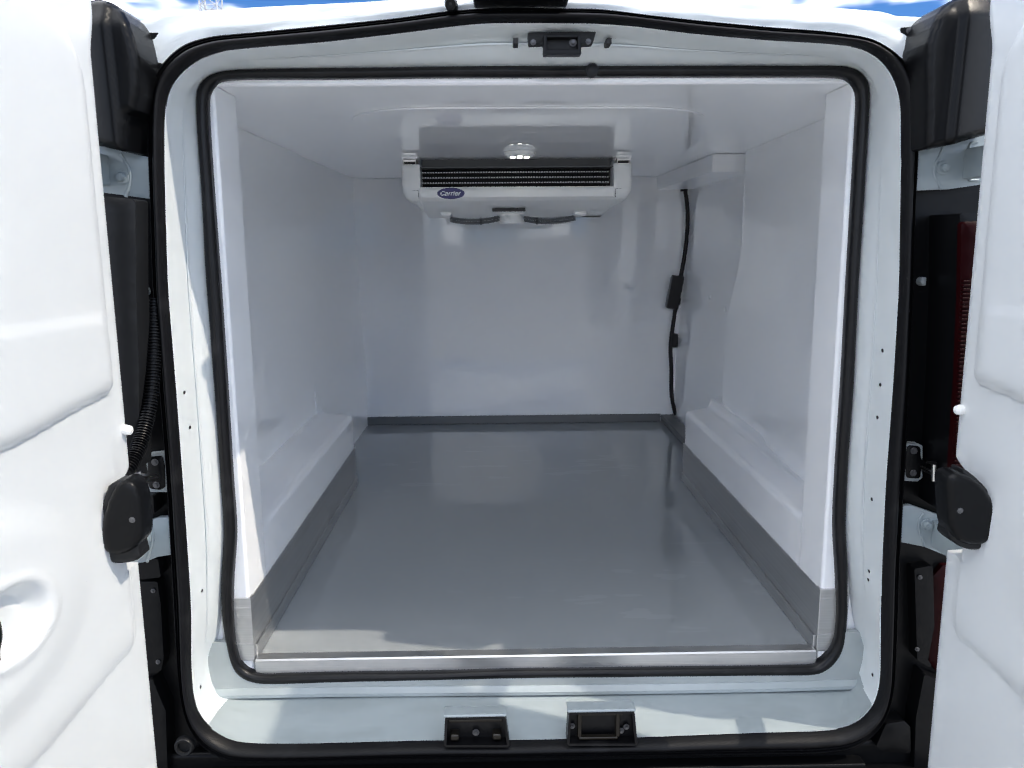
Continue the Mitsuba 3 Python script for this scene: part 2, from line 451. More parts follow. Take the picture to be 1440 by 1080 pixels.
SEAL = [(0, -.012), (0, .004), (.03, .010), (.10, .012), (.15, .009), (.165, .004), (.19, .004), (.21, .011), (.27, .014), (.33, .011), (.345, .005), (.37, .005), (.39, .013), (.46, .019), (.56, .023), (.68, .024), (.80, .021), (.90, .014), (.97, .006), (1.0, .001), (1.0, -.002)]
put(VAN + "__door_seal", band(ao, ai, SEAL, YS, .002), "rubber", 50)
tag(VAN + "__door_seal", "ribbed black rubber seal round the rear door opening")
arc = [(.5 - .5 * math.cos(t), .013 * math.sin(t)) for t in np.linspace(0, math.pi, 11)]
ik = put(BOX + "__opening_seal", band(bo, bi, [(0, -.010)] + arc + [(1, -.012)], YI, .003), "rubber_glossy", 60)
tag(ik, "smooth black rubber bulb seal round the load box opening")
c = at(832, 101, YI)
th = np.linspace(0, 2 * np.pi, 25)
put(ik + "__seal_joint", cat(tube(np.stack([c[0] + .011 * np.cos(th), np.full(25, YI - .0125), c[2] + .0115 * np.sin(th)], 1)[:20], .0016, 6),
                             loft([[[c[0] + rr * math.cos(t), YI - y, c[2] + rr * math.sin(t)] for t in th[:-1]] for rr, y in ((.0125, .004), (.0115, .012), (.009, .0135))], True, True)), "rubber_glossy", 40)

# painted door frame between the two seals (a deep lip, a groove, a face), the sill as its lower side
FAS = [[(720, 972), (610, 972), (460, 974)], [(395, 976), (340, 977), (312, 977), (303, 968), (297, 950)], [(292, 915), (306, 905), (311, 815), (316, 750), (311, 675), (302, 540), (291, 405), (284, 270), (278, 180)],
       B_OUT[3], B_OUT[4], B_OUT[5], B_OUT[6], [(1220, 180), (1215, 270), (1206, 405), (1200, 540), (1192, 640), (1188, 740), (1193, 800), (1205, 893)],
       [(1214, 905), (1210, 930), (1206, 945), (1203, 955), (1196, 965)], [(1180, 966), (1080, 967), (900, 970)]]
bf = loop(FAS, YI)


def frame_mesh():
    side = [(-.03, -.004), (.02, .001), (.05, -.004), (.09, -.016), (.20, -.050), (.29, -.074), (.325, -.080), (.345, -.078), (.36, -.073), (.42, -.073), (.44, -.079), (.47, -.083), (.62, -.092), (.80, -.104), (.92, -.120), (1.0, -.129), (1.12, -.137)]
    base = [(-.03, -.004), (.01, .000), (.03, -.003), (.06, -.010), (.15, -.022), (.28, -.040), (.36, -.048), (.38, -.050), (.40, -.052), (.50, -.064), (.54, -.068), (.60, -.074), (.72, -.090), (.86, -.108), (.94, -.119), (1.0, -.128), (1.04, -.132)]
    w = np.zeros(N)
    o = np.concatenate([[0], np.cumsum(NSEG)])
    w[:o[1]] = 1; w[o[9]:] = 1
    w[o[1]:o[2]] = np.linspace(1, 0, o[2] - o[1]); w[o[8]:o[9]] = np.linspace(0, 1, o[9] - o[8])
    w = w * w * (3 - 2 * w)
    rings = []
    for (t0, y0), (t1, y1) in zip(side, base):
        t = (t0 * (1 - w) + t1 * w)[:, None]
        c = ai * (1 - t) + bf * t
        y = YS - (y0 * (1 - w) + y1 * w)
        rings.append(np.stack([c[:, 0], y, c[:, 1]], 1))
    return loft(rings, True), w


fm, wsill = frame_mesh()
fw = wsill[fm.faces[:, 0] % N] * wsill[fm.faces[:, 1] % N] > .25
put(VAN + "__door_frame", trimesh.Trimesh(fm.vertices, fm.faces[~fw]), "paint", 40)
tag(VAN + "__door_frame", "white painted stepped frame of the rear doorway")
put(VAN + "__door_sill", trimesh.Trimesh(fm.vertices, fm.faces[fw]), "sill_paint", 40)
tag(VAN + "__door_sill", "dusty grey-white painted sill below the load box")
# fascia below the load box, with a pale chamfer at its foot
outer = Polygon(bf).buffer(.016); hole = Polygon(bo).buffer(-.006)
fa = outer.difference(hole)
fa = fa.intersection(shapely.box(-2, 0, 2, .655))
fa = max(getattr(fa, "geoms", [fa]), key=lambda q: q.area)
put(BOX + "__front_fascia", prism(fa, "y", YI - .010, YI + .006), "sealant", False)
low = [(x, y) for x, y in zip(*[np.array([300, 460, 720, 900, 1080, 1206]), np.array([977, 974, 972, 970, 967, 963])])]
q = xz(low, YI - .010)
put(BOX + "__fascia_chamfer", loft([[[p[0], YI - .011 + a, p[1] + b] for p in q] for a, b in ((.004, .013), (-.001, .013), (-.009, .003), (-.009, -.004), (.004, -.006))], False), "sill_paint", 20)
ring_plate = shapely.box(-.80, .45, .95, 1.80).difference(shapely.box(XL - .004, .585, XR + .004, ZC + .004))
put(BOX + "__front_ring", prism(ring_plate, "y", YC + .0015, YC + .03), "gelcoat", False)

def on_mesh(m, px, py):
    """Where the line of sight of a pixel meets a mesh first, and the unit normal there, turned to the viewer."""
    d = FWD + RIGHT * (px - 720) / FOCAL + UP * (540 - py) / FOCAL
    a, b, c = (m.vertices[m.faces[:, k]] for k in range(3))
    e1, e2 = b - a, c - a
    h = np.cross(d, e2); det = (e1 * h).sum(1); det = np.where(abs(det) < 1e-14, 1e-14, det)
    q = EYE - a; u = (q * h).sum(1) / det; r = np.cross(q, e1); v = (r @ d) / det; t = (e2 * r).sum(1) / det
    t = np.where((u >= 0) & (v >= 0) & (u + v <= 1) & (t > .1), t, 1e9)
    k = int(t.argmin()); n = np.cross(e1[k], e2[k]); n /= np.linalg.norm(n)
    return EYE + d * t[k], n if n @ d < 0 else -n


# drain and fixing holes in the frame
for px, py in ((259, 552), (267, 601), (1241, 493), (1238, 541), (1234, 587), (1226, 702), (1222, 803), (1227, 949), (1221, 815), (284, 831), (282, 966)):
    p, n = on_mesh(fm, px, py)
    u = np.cross(n, [0, 0, 1.0]); u /= np.linalg.norm(u); v_ = np.cross(n, u)
    g8 = np.linspace(0, 2 * np.pi, 15)[:-1]
    put(VAN + "__door_frame__fixing_hole", loft([[p + n * h + rr * (.0042 * math.cos(t) * u + .0034 * math.sin(t) * v_) for t in g8] for rr, h in ((1, -.003), (1, .0004), (.6, .0007))], True, True), "unit_dark")

# latch striker at the top of the frame
zt, xc = at(790, 60, 1.47)[2], at(790, 60, 1.47)[0]
Yt = 1.492
st = put(VAN + "__top_striker", cat(plate([(742, 46), (838, 44), (834, 60), (812, 61), (812, 73), (768, 75), (765, 60), (744, 61)], Yt - .012, .03, .001, .002, .01)), "grey_plastic", 30)
p0, p1 = at(764, 77, Yt - .03), at(817, 66, Yt - .03)
put(st + "__housing", cat(rbox(p0[0], p1[0], Yt - .034, Yt - .010, p0[2], p0[2] + .008, .001), rbox(p0[0], p0[0] + .006, Yt - .034, Yt - .010, p0[2], p0[2] + .032, .001),
                          rbox(p1[0] - .006, p1[0], Yt - .034, Yt - .010, p0[2], p0[2] + .030, .001), rbox(p0[0], p1[0], Yt - .030, Yt - .01, p0[2] + .028, p0[2] + .033, .001)), "black_plastic", 30)
put(st + "__bolt", bolt(at(806, 59, Yt - .02)[0], Yt - .013, at(806, 59, Yt - .02)[2], .0068, .010), "dark_bolt")
put(st + "__bolt", bolt(at(750, 58, Yt - .02)[0], Yt - .012, at(750, 58, Yt - .02)[2], .005, .006), "dark_bolt")
put(st + "__bolt", bolt(at(828, 57, Yt - .02)[0], Yt - .012, at(828, 57, Yt - .02)[2], .005, .006), "dark_bolt")
for px in (725, 855):
    p = at(px, 60, 1.50)
    put(VAN + "__door_frame__square_hole", rbox(p[0] - .0045, p[0] + .0045, p[1] - .014, p[1] + .02, p[2] - .0048, p[2] + .0048, .001), "unit_dark")

# latch strikers in the sill: painted hood and black catch
for px0, px1, pyt, pyb, cast in ((624, 717, 1009, 1051, 0), (797, 897, 1002, 1049, 1)):
    Yk = 1.425
    a0, a1 = at(px0, pyb, Yk), at(px1, pyb, Yk)
    zt_ = at(px0, pyt, Yk)[2]
    out = smooth_poly([(a0[0], a0[2]), (a1[0], a1[2]), (a1[0] - .008, zt_), (a0[0] + .004, zt_)], .006)
    hood = out.difference(out.buffer(-.005))
    h = put(VAN + "__sill_striker", cat(prism(hood, "y", Yk, Yk + .030), prism(out.buffer(-.004), "y", Yk + .026, Yk + .030)), "rubber_glossy", 30)
    cap_ = [(a0[0] + .004, zt_), (a1[0] - .008, zt_), (a1[0] - .006, zt_ - .002)]
    xl, xr = a0[0] + .004, a1[0] - .008
    put(h + "__hood", rbox(xl - .003, xr + .003, Yk - .002, Yk + .030, zt_ - .0005, zt_ + .0055, .0028), "sill_paint", 40)
    zm = a0[2]
    if cast:
        put(h + "__catch", cat(rbox(xl + .018, xr - .02, Yk + .012, Yk + .03, zt_ - .016, zt_ - .006, .001), rbox(xl + .018, xl + .026, Yk + .010, Yk + .03, zm + .010, zt_ - .008, .002),
                               rbox(xr - .034, xr - .026, Yk + .010, Yk + .03, zm + .010, zt_ - .008, .002), rbox(xl + .02, xr - .03, Yk + .008, Yk + .02, zm + .006, zm + .012, .002)), "grease")
        for xx, zz in ((xr - .012, zm + .026), (xr - .022, zm + .018), (xl + .008, zm + .030)):
            put(h + "__bolt", bolt(xx, Yk + .02, zz, .006), "dark_bolt")
    else:
        put(h + "__catch", cat(rbox(xl + .006, xr - .006, Yk + .010, Yk + .03, zt_ - .018, zt_ - .012, .0015), rbox(xl + .008, xl + .026, Yk + .006, Yk + .03, zm + .008, zm + .022, .004),
                               rbox(xr - .026, xr - .008, Yk + .006, Yk + .03, zm + .008, zm + .022, .004)), "grease")
        put(h + "__bolt", bolt((xl + xr) / 2, Yk + .02, zm + .018, .007), "dark_bolt")

# roof header above the seal and the roof behind it
CROWN = np.array([[-.80, 1.80], [-.70, 1.824], [-.63, 1.836], [-.601, 1.841], [-.575, 1.845], [-.56, 1.853], [-.398, 1.863], [-.22, 1.8705], [.05, 1.887], [.33, 1.874], [.463, 1.868], [.66, 1.853], [.678, 1.849], [.688, 1.8455], [.744, 1.843], [.80, 1.835], [.95, 1.80]])
xs = np.linspace(-.80, .95, 141)
top = np.interp(xs, CROWN[:, 0], CROWN[:, 1])
up = ao[ao[:, 1] > 1.74]; up = up[np.argsort(up[:, 0])]
bot = np.interp(xs, up[:, 0], up[:, 1], left=1.74, right=1.74) - .004
rows = []
for t in np.linspace(0, 1, 13):
    z = bot + (top - bot) * t
    prs = .004 * np.exp(-((t - .45) / .18) ** 2)
    dent = .016 * (meshkit.fbm(np.stack([xs * 7, np.full_like(xs, t * 1.5), xs * 0], 1), 3, 5) - .5)
    y = YS + .004 + .009 * t ** 2 - prs + dent * math.sin(math.pi * t)
    rows.append(np.stack([xs, y, z], 1))
for dy, dz in ((.006, .0015), (.02, .003), (.10, .006), (.5, .03), (2.6, .06)):
    rows.append(np.stack([xs, np.full_like(xs, YS + .013 + dy), top + dz], 1))
put(VAN + "__roof_panel", loft(rows, False), "paint", 50)
tag(VAN + "__roof_panel", "pale painted roof edge above the rear doorway")
for sx, nm in ((-.93, -.90), (1.06, 1.09)):
    put(VAN + "__body_side", rbox(sx, nm, 1.52, 4.4, .30, 1.88, .01), "paint")
put(VAN + "__underbody", rbox(-.90, 1.06, 1.50, 4.4, .30, .44, .01), "black_plastic")
put(VAN + "__cab_bulkhead", rbox(-.90, 1.06, 4.0, 4.4, .30, 1.88, .01), "paint")
put(VAN + "__brake_light", cat(rbox(at(665, 3, 1.40)[0], at(801, 3, 1.40)[0], 1.385, 1.46, at(720, -2, 1.40)[2], at(720, -2, 1.40)[2] + .03, .004)), "black_plastic")
p = at(634, 8, 1.40)
put(VAN + "__washer_nozzle", cat(tube([p + [0, .06, .012], p + [0, .0, .004], p + [0, -.012, -.001]], [.010, .0105, .0085], 14), bolt(p[0], p[1] - .010, p[2] - .001, .0055, .004)), "black_plastic")

# black trim of the rear pillars, tail lamps behind the doors
def smoothstep_(a, b, x):
    t = min(max((x - a) / (b - a), 0), 1)
    return t * t * (3 - 2 * t)


for side, x0, x1 in ((-1, -.93, -.607), (1, .752, 1.09)):
    put(VAN + "__pillar_trim", rbox(x0, x1, YS + .035, YS + .062, .30, 1.80, .006), "black_plastic")
put(VAN + "__rear_bumper", cat(rbox(-.93, 1.09, YS + .012, YS + .09, .28, .475, .01), rbox(-.90, 1.06, YS - .060, YS + .03, .26, .428, .012), rbox(-.58, .72, YS - .018, YS + .02, .430, .446, .004)), "black_plastic")
for px in (640, 690, 780, 850, 910, 1000, 1070):
    a0 = at(px, 1074, 1.40)
    put(VAN + "__rear_bumper__step_rib", rbox(a0[0] - .022, a0[0] + .022, YS - .058, YS - .030, .4285, .4325, .0015), "grey_plastic")
p = at(257, 1053, 1.425)
g16 = np.linspace(0, 2 * np.pi, 29)[:-1]
put(VAN + "__rear_bumper__plug", loft([[[p[0] + rr * math.cos(t), 1.440 - yy, p[2] + rr * math.sin(t)] for t in g16] for rr, yy in ((.0195, 0), (.0190, .010), (.0165, .013), (.0125, .012), (.0110, .004), (.0100, .0035))], True, True), "grey_plastic", 40)

# curved corner covers at the top of both pillars
def cover(pts, side):
    poly = smooth_poly(xz(pts, 1.405), .004)
    x0, z0, x1, z1 = poly.bounds
    def h(d, q):
        u = (q[0] - x0) / (x1 - x0)
        u = u if side < 0 else 1 - u
        edge = .010 * math.sqrt(max(0, 1 - (1 - min(d / .010, 1)) ** 2))
        return edge + .030 * math.sin(min(max(u, 0), 1) * math.pi * .62) - .010 * smoothstep_(.60, .68, u) + .012 * (q[1] - z0) / (z1 - z0) - .02 * smoothstep_(z1 - .05, z1, q[1])
    return pillow(poly, 1.405, h, .08, .006)


put(VAN + "__corner_cover", cover([(118, 12), (131, 4), (145, 3), (166, 9), (181, 21), (193, 38), (200, 60), (206, 84), (208, 104), (206, 136), (201, 158), (188, 164), (187, 216), (165, 211), (138, 203), (118, 200)], -1), "black_plastic", 50)
put(VAN + "__corner_cover", cover([(1395, -10), (1362, -3), (1348, -2), (1332, 4), (1316, 14), (1304, 26), (1296, 45), (1290, 66), (1288, 100), (1290, 140), (1291, 212), (1330, 205), (1378, 190), (1395, 188)], 1), "black_plastic", 50)
put(VAN + "__mounting_plate", plate([(194, 46), (222, 46), (228, 52), (229, 92), (205, 92)], YS + .010, .03, .001, .003), "black_plastic")
put(VAN + "__mounting_plate", plate([(1266, 39), (1288, 37), (1300, 37), (1300, 90), (1268, 84)], YS + .010, .03, .001, .003), "black_plastic")
p = at(1283, 41, YS)
put(VAN + "__mounting_plate__bolt", bolt(p[0], YS + .010, p[2], .006), "dark_bolt")
# ribs and clips in the gap of the left pillar
for q_, dy, r_ in (([(192, 162), (211, 158), (211, 172), (196, 178)], .006, .001), ([(190, 196), (211, 196), (212, 218), (200, 222), (190, 218)], .008, .001), ([(206, 100), (224, 88), (236, 92), (216, 120), (212, 150), (207, 140)], .004, .002)):
    put(VAN + "__pillar_rib", plate(q_, YS + dy, .03, r_, .002), "black_plastic")
lamp_l = put(VAN + "__tail_light", plate([(130, 275), (190, 280), (191, 400), (195, 520), (196, 640), (196, 660), (130, 660)], 1.375, .05, .006, .006), "grey_plastic")
tag(lamp_l, "black inner flank of the left tail light beside the open door")
p = at(1356, 480, YS - .01)
lamp_r = put(VAN + "__tail_light", plate([(1352, 312), (1400, 310), (1400, 720), (1334, 720), (1338, 640), (1345, 540), (1350, 420)], 1.375, .012, .006, .006), "red_lens")
put(VAN + "__lamp_housing", plate([(1350, 300), (1400, 298), (1400, 725), (1332, 725), (1336, 640), (1343, 540), (1348, 420)], 1.386, .11, .003, .004), "black_plastic")
tag(lamp_r, "dark red lens of the right tail light beside the open door")
put(VAN + "__tail_light_001__prism_strip", cat(*[rbox(at(1353 - k * .3, 395 + 6 * k, 1.372)[0], at(1353 - k * .3, 395 + 6 * k, 1.372)[0] + .03, 1.3675, 1.378, at(1352, 395 + 6 * k, 1.372)[2] - .0025, at(1352, 395 + 6 * k, 1.372)[2] + .0015, .001) for k in range(44)]), "red_lens")
tag(VAN + "__tail_light_001__prism_strip", kind="stuff")
lo_r = put(VAN + "__lower_lamp", plate([(1311, 812), (1326, 795), (1345, 795), (1345, 950), (1318, 945), (1306, 930)], YS + .022, .03, .006, .004), "red_lens")
tag(lo_r, "dark red lower tail light lens at the right door edge")
put(VAN + "__lamp_bezel", plate([(1286, 800), (1312, 795), (1314, 880), (1305, 928), (1318, 946), (1290, 928)], YS + .004, .04, .003, .004), "black_plastic")
bz = put(VAN + "__lamp_bezel", plate([(190, 818), (221, 818), (226, 850), (230, 925), (227, 942), (210, 955), (190, 955)], YS + .004, .04, .003, .004), "black_plastic")
for px, py, b in ((215, 831, bz), (222, 931, bz), (1294, 812, VAN + "__lamp_bezel"), (1290, 913, VAN + "__lamp_bezel")):
    p = at(px, py, YS)
    put(b + "__screw", bolt(p[0], YS + .001, p[2], .0045, .005), "dark_bolt")
put(VAN + "__lower_trim", plate([(196, 790), (205, 786), (222, 786), (226, 812), (196, 815)], YS - .002, .04, .003, .004), "black_plastic")
put(VAN + "__lower_trim", plate([(190, 960), (214, 955), (233, 1000), (236, 1100), (190, 1100)], YS - .006, .04, .003, .004), "black_plastic")
put(VAN + "__lower_trim", plate([(1300, 948), (1345, 968), (1345, 1100), (1285, 1100), (1288, 1010)], YS - .006, .04, .003, .004), "black_plastic")
put(VAN + "__lower_trim", plate([(1232, 1050), (1246, 1018), (1272, 1014), (1280, 1022), (1281, 1060), (1240, 1056)], YS - .002, .04, .004, .006), "black_plastic")
put(VAN + "__lower_trim", plate([(200, 697), (215, 697), (217, 722), (202, 732)], YS - .012, .04, .003, .003), "black_plastic")
put(VAN + "__trim_rib", plate([(1313, 500), (1318, 500), (1317, 572), (1312, 572)], YS + .022, .03, .004, .001, .004), "black_plastic")
for px, py, w in ((201, 410, 1), (1300, 396, -1)):
    p = at(px, py, YS + .02)
    put(VAN + "__trim_clip", pillow(Point(p[0], p[2]).buffer(.008).intersection(shapely.box(p[0] - (.004 if w > 0 else .008), p[2] - .009, p[0] + (.008 if w > 0 else .004), p[2] + .009)), YS + .022, dome(.004, .004), .03, .002), "sealant")

# corrugated wiring conduit of the left door
cpts = [at(217, 420, 1.445), at(216, 490, 1.425), at(213, 545, 1.405), at(207, 585, 1.385), at(199, 615, 1.360), at(190, 640, 1.330), at(176, 664, 1.295)]
cs = spline(cpts, 330)
put(VAN + "__cable_conduit", tube(cs, .0118 + .0018 * np.sign(np.sin(np.arange(330) * 2 * np.pi / 5.5)), 16), "black_plastic", 25)
tag(VAN + "__cable_conduit", "black corrugated wiring conduit running into the left door")

# hinges
def hinge(pts, rib, bc, Y, extra=None):
    k = put(VAN + "__hinge", plate(pts, Y, .012, .002, .003, .01), "hinge_paint", 35)
    put(k + "__rib", tube(spline([at(x, y, Y - .001) for x, y in rib], 24), .0032, 8), "hinge_paint", 60)
    p = at(*bc, Y - .004)
    put(k + "__bolt", bolt(p[0], Y - .001, p[2], .0125, .011), "hinge_paint", 30)
    return k


h1 = hinge([(125, 203), (166, 209), (186, 216), (213, 222), (213, 280), (184, 276), (125, 268)], [(170, 216), (176, 226), (184, 250), (180, 268), (177, 277)], (171, 249), YS - .004)
h2 = hinge([(1286, 213), (1325, 206), (1390, 189), (1390, 258), (1335, 266), (1286, 268)], [(1327, 205), (1318, 225), (1313, 240), (1318, 256), (1324, 266)], (1327, 236), YS - .004)
q = [at(x, y, YS - .008) for x, y in ((1375, 200), (1366, 201), (1363, 206), (1362, 250), (1364, 254), (1376, 253))]
put(h2 + "__slot_rim", tube(np.array(q), .0022, 8), "hinge_paint", 60)
h3 = hinge([(150, 760), (196, 738), (222, 728), (246, 727), (248, 779), (222, 783), (205, 790), (150, 800)], [(208, 736), (216, 754), (214, 766), (207, 790)], (203, 757), YS - .004)
h4 = hinge([(1261, 712), (1282, 711), (1334, 729), (1360, 738), (1360, 785), (1332, 782), (1300, 769), (1261, 761)], [(1299, 722), (1291, 738), (1296, 756), (1302, 768)], (1304, 739), YS - .004)
for k, sx, py in ((h1, -1, 240), (h2, 1, 232), (h3, -1, 762), (h4, 1, 750)):     # arms that carry the doors
    z = at(700 + sx * 500, py, YS)[2]
    x = -.672 if sx < 0 else .826
    put(k + "__arm", cat(rbox(x - .008, x + .008, 1.22, YS + .006, z - .026, z + .026, .003)), "hinge_paint", 35)
for k, t in ((h1, "upper left"), (h2, "upper right"), (h3, "lower left"), (h4, "lower right")):
    tag(k, f"pale grey painted {t} door hinge")

# door checks
def check(pp, ip, bolts, arms):
    k = put(VAN + "__door_check", plate(pp, YS + .010, .03, .0012, .003, .01), "sealant")
    put(k + "__cover", plate(ip, YS + .006, .012, .003, .006, .006), "black_plastic", 40)
    for x, y in bolts:
        p = at(x, y, YS + .003)
        put(k + "__bolt", bolt(p[0], YS + .003, p[2], .0065, .005), "dark_bolt")
    put(k + "__arm", cat(*arms), "chrome", 40)
    return k


def link(a, b, Ya, Yb, w, h):
    pa, pb = at(*a, Ya), at(*b, Yb)
    d = np.array([[w * .5 * sx, w * .5 * sy, h * .5 * sz] for sx in (-1, 1) for sy in (-1, 1) for sz in (-1, 1)])
    return hull(np.vstack([pa + d, pb + d]))


k1 = check([(205, 640), (237, 637), (241, 692), (210, 692)], [(208, 643), (228, 641), (231, 655), (232, 685), (225, 689), (210, 687), (207, 665)], ((218, 650), (220, 682)),
           [link((222, 669), (190, 666), YS - .01, YS - .055, .003, .004), link((222, 673), (194, 681), YS - .01, YS - .055, .003, .004), link((215, 668), (196, 673), YS - .012, YS - .05, .003, .003), tube([at(195, 663, YS - .045), at(198, 686, YS - .045)], .0045, 10)])
k2 = check([(1270, 623), (1297, 626), (1297, 672), (1290, 677), (1266, 676)], [(1277, 626), (1294, 628), (1295, 645), (1303, 650), (1303, 657), (1295, 660), (1294, 673), (1275, 672), (1273, 650)], ((1285, 634), (1284, 665)),
           [link((1296, 656), (1322, 668), YS - .006, YS - .040, .003, .003), link((1297, 661), (1320, 671), YS - .006, YS - .04, .003, .003), link((1304, 650), (1316, 652), YS - .02, YS - .04, .002, .005), link((1318, 662), (1336, 674), YS - .03, YS - .06, .003, .004), tube([at(1314, 650, YS - .03), at(1314, 676, YS - .03)], .0048, 10)])

# ------------------------------------------------------------------ rear doors
ALPHA = math.radians(8)
YH = 1.285


def bumpf(x, c, w):
    return math.exp(-((x - c) / w) ** 2)


def s_start(z):
    """Hinge-side edge of the door: a notch where the door check sits, leaning out at the top."""
    n = smoothstep_(.949, .958, z) * (1 - smoothstep_(1.080, 1.117, z))
    return .044 * n - .013 * smoothstep_(1.745, 1.815, z) + .10 * max(0, (z - 1.83) / .27) ** 1.6


def rise(x, w):
    return math.sqrt(max(0, 1 - (1 - min(max(x / w, 0), 1)) ** 2))


def door_relief(s, z):
    """How far the inner skin stands out from the door's face."""
    d = 0.0
    low = 1.243 - .030 * smoothstep_(.04, .30, s) + .020 * (1 - min(max((s - .034) / .022, 0), 1)) ** 2
    if z > low:                                                                    # raised upper panel with rounded corners
        a_, b_ = s - .036, 1.800 - z
        corner = math.hypot(max(.11 - a_, 0), max(.11 - b_, 0))
        edge = min(min(a_, b_) if corner < 1e-6 else .11 - corner, z - low)
        d += .013 * rise(edge, .030) + .0035 * (1 - smoothstep_(1.352, 1.374, z)) * rise(z - low, .03) * smoothstep_(.036, .075, s)
    line = .822 - .046 * smoothstep_(.018, .33, s) + .016 * (1 - min(max((s - .036) / .025, 0), 1)) ** 2
    d += .011 * rise(z - line, .050) * smoothstep_(.030, .056, s) * (1 - smoothstep_(line + .10, 1.213, z))
    r_ = math.hypot((s - .308) / .072, (z - .993) / .048)
    d -= .030 * (1 - smoothstep_(.66, 1.0, r_))                                    # pull recess
    d += .003 * bumpf(r_, 1.12, .14)
    q = math.hypot((s - .367) / .275, (z - 1.006) / .174)
    d += .007 * (1 - smoothstep_(.58, .90, q))
    d -= .006 * (1 - smoothstep_(.0, .012, s - s_start(z)))                        # rounded rim
    d -= .03 * smoothstep_(1.86, 2.10, z) ** 2
    return d


def door_mesh(side, X0):
    zs = np.unique(np.concatenate([np.linspace(.43, 2.10, 330), np.linspace(.942, .964, 12), np.linspace(1.075, 1.12, 16)]))
    us = np.concatenate([np.linspace(0, .06, 10)[:-1], np.linspace(.06, .65, 130)[:-1], np.linspace(.65, 1, 14)])
    n_ = np.array([-side * math.cos(ALPHA), -math.sin(ALPHA), 0])
    e = np.array([side * math.sin(ALPHA), -math.cos(ALPHA), 0])
    rows = []
    for z in zs:
        s0 = s_start(z)
        s1 = .68 - .03 * smoothstep_(1.85, 2.10, z)
        ss = [s0 + (s1 - s0) * u for u in us]
        base = np.array([X0, YH, z])
        f = [base + e * s + n_ * door_relief(s, z) for s in ss]
        b = [base + e * (s1 + .004) - n_ * .06, base + e * (s0 + .002) - n_ * .06]
        rows.append(f + b)
    return loft(rows, True, True)


def on_door(side, X0, s, z, d=0.0):
    n_ = np.array([-side * math.cos(ALPHA), -math.sin(ALPHA), 0]); e = np.array([side * math.sin(ALPHA), -math.cos(ALPHA), 0])
    return np.array([X0, YH, z]) + e * s + n_ * (d + door_relief(s, z))


def oval(pts, Y, dome_h=.008):
    q = xz(pts, Y)
    p = Polygon(spline(np.vstack([q[-3:], q, q[:3]]), 160)[24:-24]).buffer(0).convex_hull
    return pillow(p, Y, dome(dome_h, .012), .03, .004)


for side, X0, name in ((-1, -.597, "left"), (1, .751, "right")):
    k = put(VAN + "__rear_door", door_mesh(side, X0), "door_paint", 40)
    tag(k, f"white moulded inner face of the open {name} rear door")
    p = on_door(side, X0, .012, 1.178 if side < 0 else 1.195)
    nx = np.array([-side, -.35, 0]); nx /= np.linalg.norm(nx)
    put(k + "__buffer", tube([p - nx * .004, p + nx * .004, p + nx * .0105, p + nx * .013], [.0085, .0085, .0075, .004], 16), "white_plastic", 40)
    # pull handle across the recess
    a_, b_ = on_door(side, X0, .345, 1.020, .026), on_door(side, X0, .345, .972, .026)
    put(k + "__pull_handle", tube(spline([a_ - [0, 0, -.012], a_, (a_ + b_) / 2 + [-side * .004, 0, 0], b_, b_ - [0, 0, .012]], 20), .010, 12), "black_plastic", 50)
    if side < 0:
        pts = [(170, 676), (181, 674), (191, 679), (197, 690), (201, 712), (203, 735), (201, 758), (193, 768), (176, 777), (160, 779), (150, 774), (145, 762), (144, 742), (149, 715), (158, 692)]
        lip_ = [(146, 697), (172, 678), (176, 690), (160, 720), (152, 745), (150, 770), (160, 781), (185, 776), (198, 780), (160, 791), (146, 783), (137, 768), (136, 745), (141, 720), (148, 705)]
        scr, Yo = (186, 731), 1.195
        put(k + "__red_tab", plate([(171, 676), (175, 674), (175, 684), (171, 684)], 1.203, .01, .001, .001, .004), "red_paint")
    else:
        pts = [(1333, 667), (1342, 664), (1354, 666), (1372, 675), (1388, 692), (1398, 712), (1401, 732), (1398, 750), (1389, 760), (1378, 765), (1362, 765), (1345, 758), (1335, 745), (1331, 722), (1330, 692)]
        lip_ = [(1354, 660), (1372, 672), (1390, 692), (1400, 710), (1404, 735), (1398, 762), (1382, 771), (1340, 762), (1332, 752), (1352, 745), (1386, 740), (1380, 700), (1362, 680)]
        scr, Yo = (1350, 718), 1.195
    c_ = put(k + "__check_cover", oval(pts, Yo - .006, .009), "black_plastic", 50)
    put(c_ + "__flange", oval(lip_, Yo + .001, .004), "grey_plastic", 50)
    p = at(*scr, Yo - .014)
    put(c_ + "__screw", bolt(p[0], Yo - .0145, p[2], .0048, .002), "dark_bolt")

# ------------------------------------------------------------------ evaporator unit under the ceiling
U = "evaporator_unit"
tag(U, "white ceiling-mounted cooling unit with dark grille and blue oval badge", "cooling unit")
UX0, UX1, UY = -.262, .407, 2.875
body = Polygon([(UY, 1.657), (UY - .006, 1.652), (UY - .010, 1.640), (UY - .008, 1.622), (UY + .004, 1.612), (UY + .014, 1.6065), (3.02, 1.590), (3.04, 1.580), (3.26, 1.562), (3.40, 1.590), (3.50, 1.66), (3.56, 1.757), (3.50, 1.757), (3.27, 1.63), (2.96, 1.635), (2.93, 1.652)])
put(U + "__housing", prism(body, "x", UX0 - .002, UX1 + .002), "unit_plastic", 40)
back = Polygon([(2.955, 1.640), (2.965, 1.640), (2.995, 1.7605), (2.985, 1.7605)])
put(U + "__coil_backing", prism(back, "x", UX0, UX1), "unit_dark")
put(U + "__grille_top", rbox(UX0, UX1, UY + .010, UY + .10, 1.722, 1.726, .001), "grey_metal")
put(U + "__upper_shroud", rbox(UX0, UX1, UY + .085, UY + .11, 1.726, 1.7605, .001), "grey_metal")
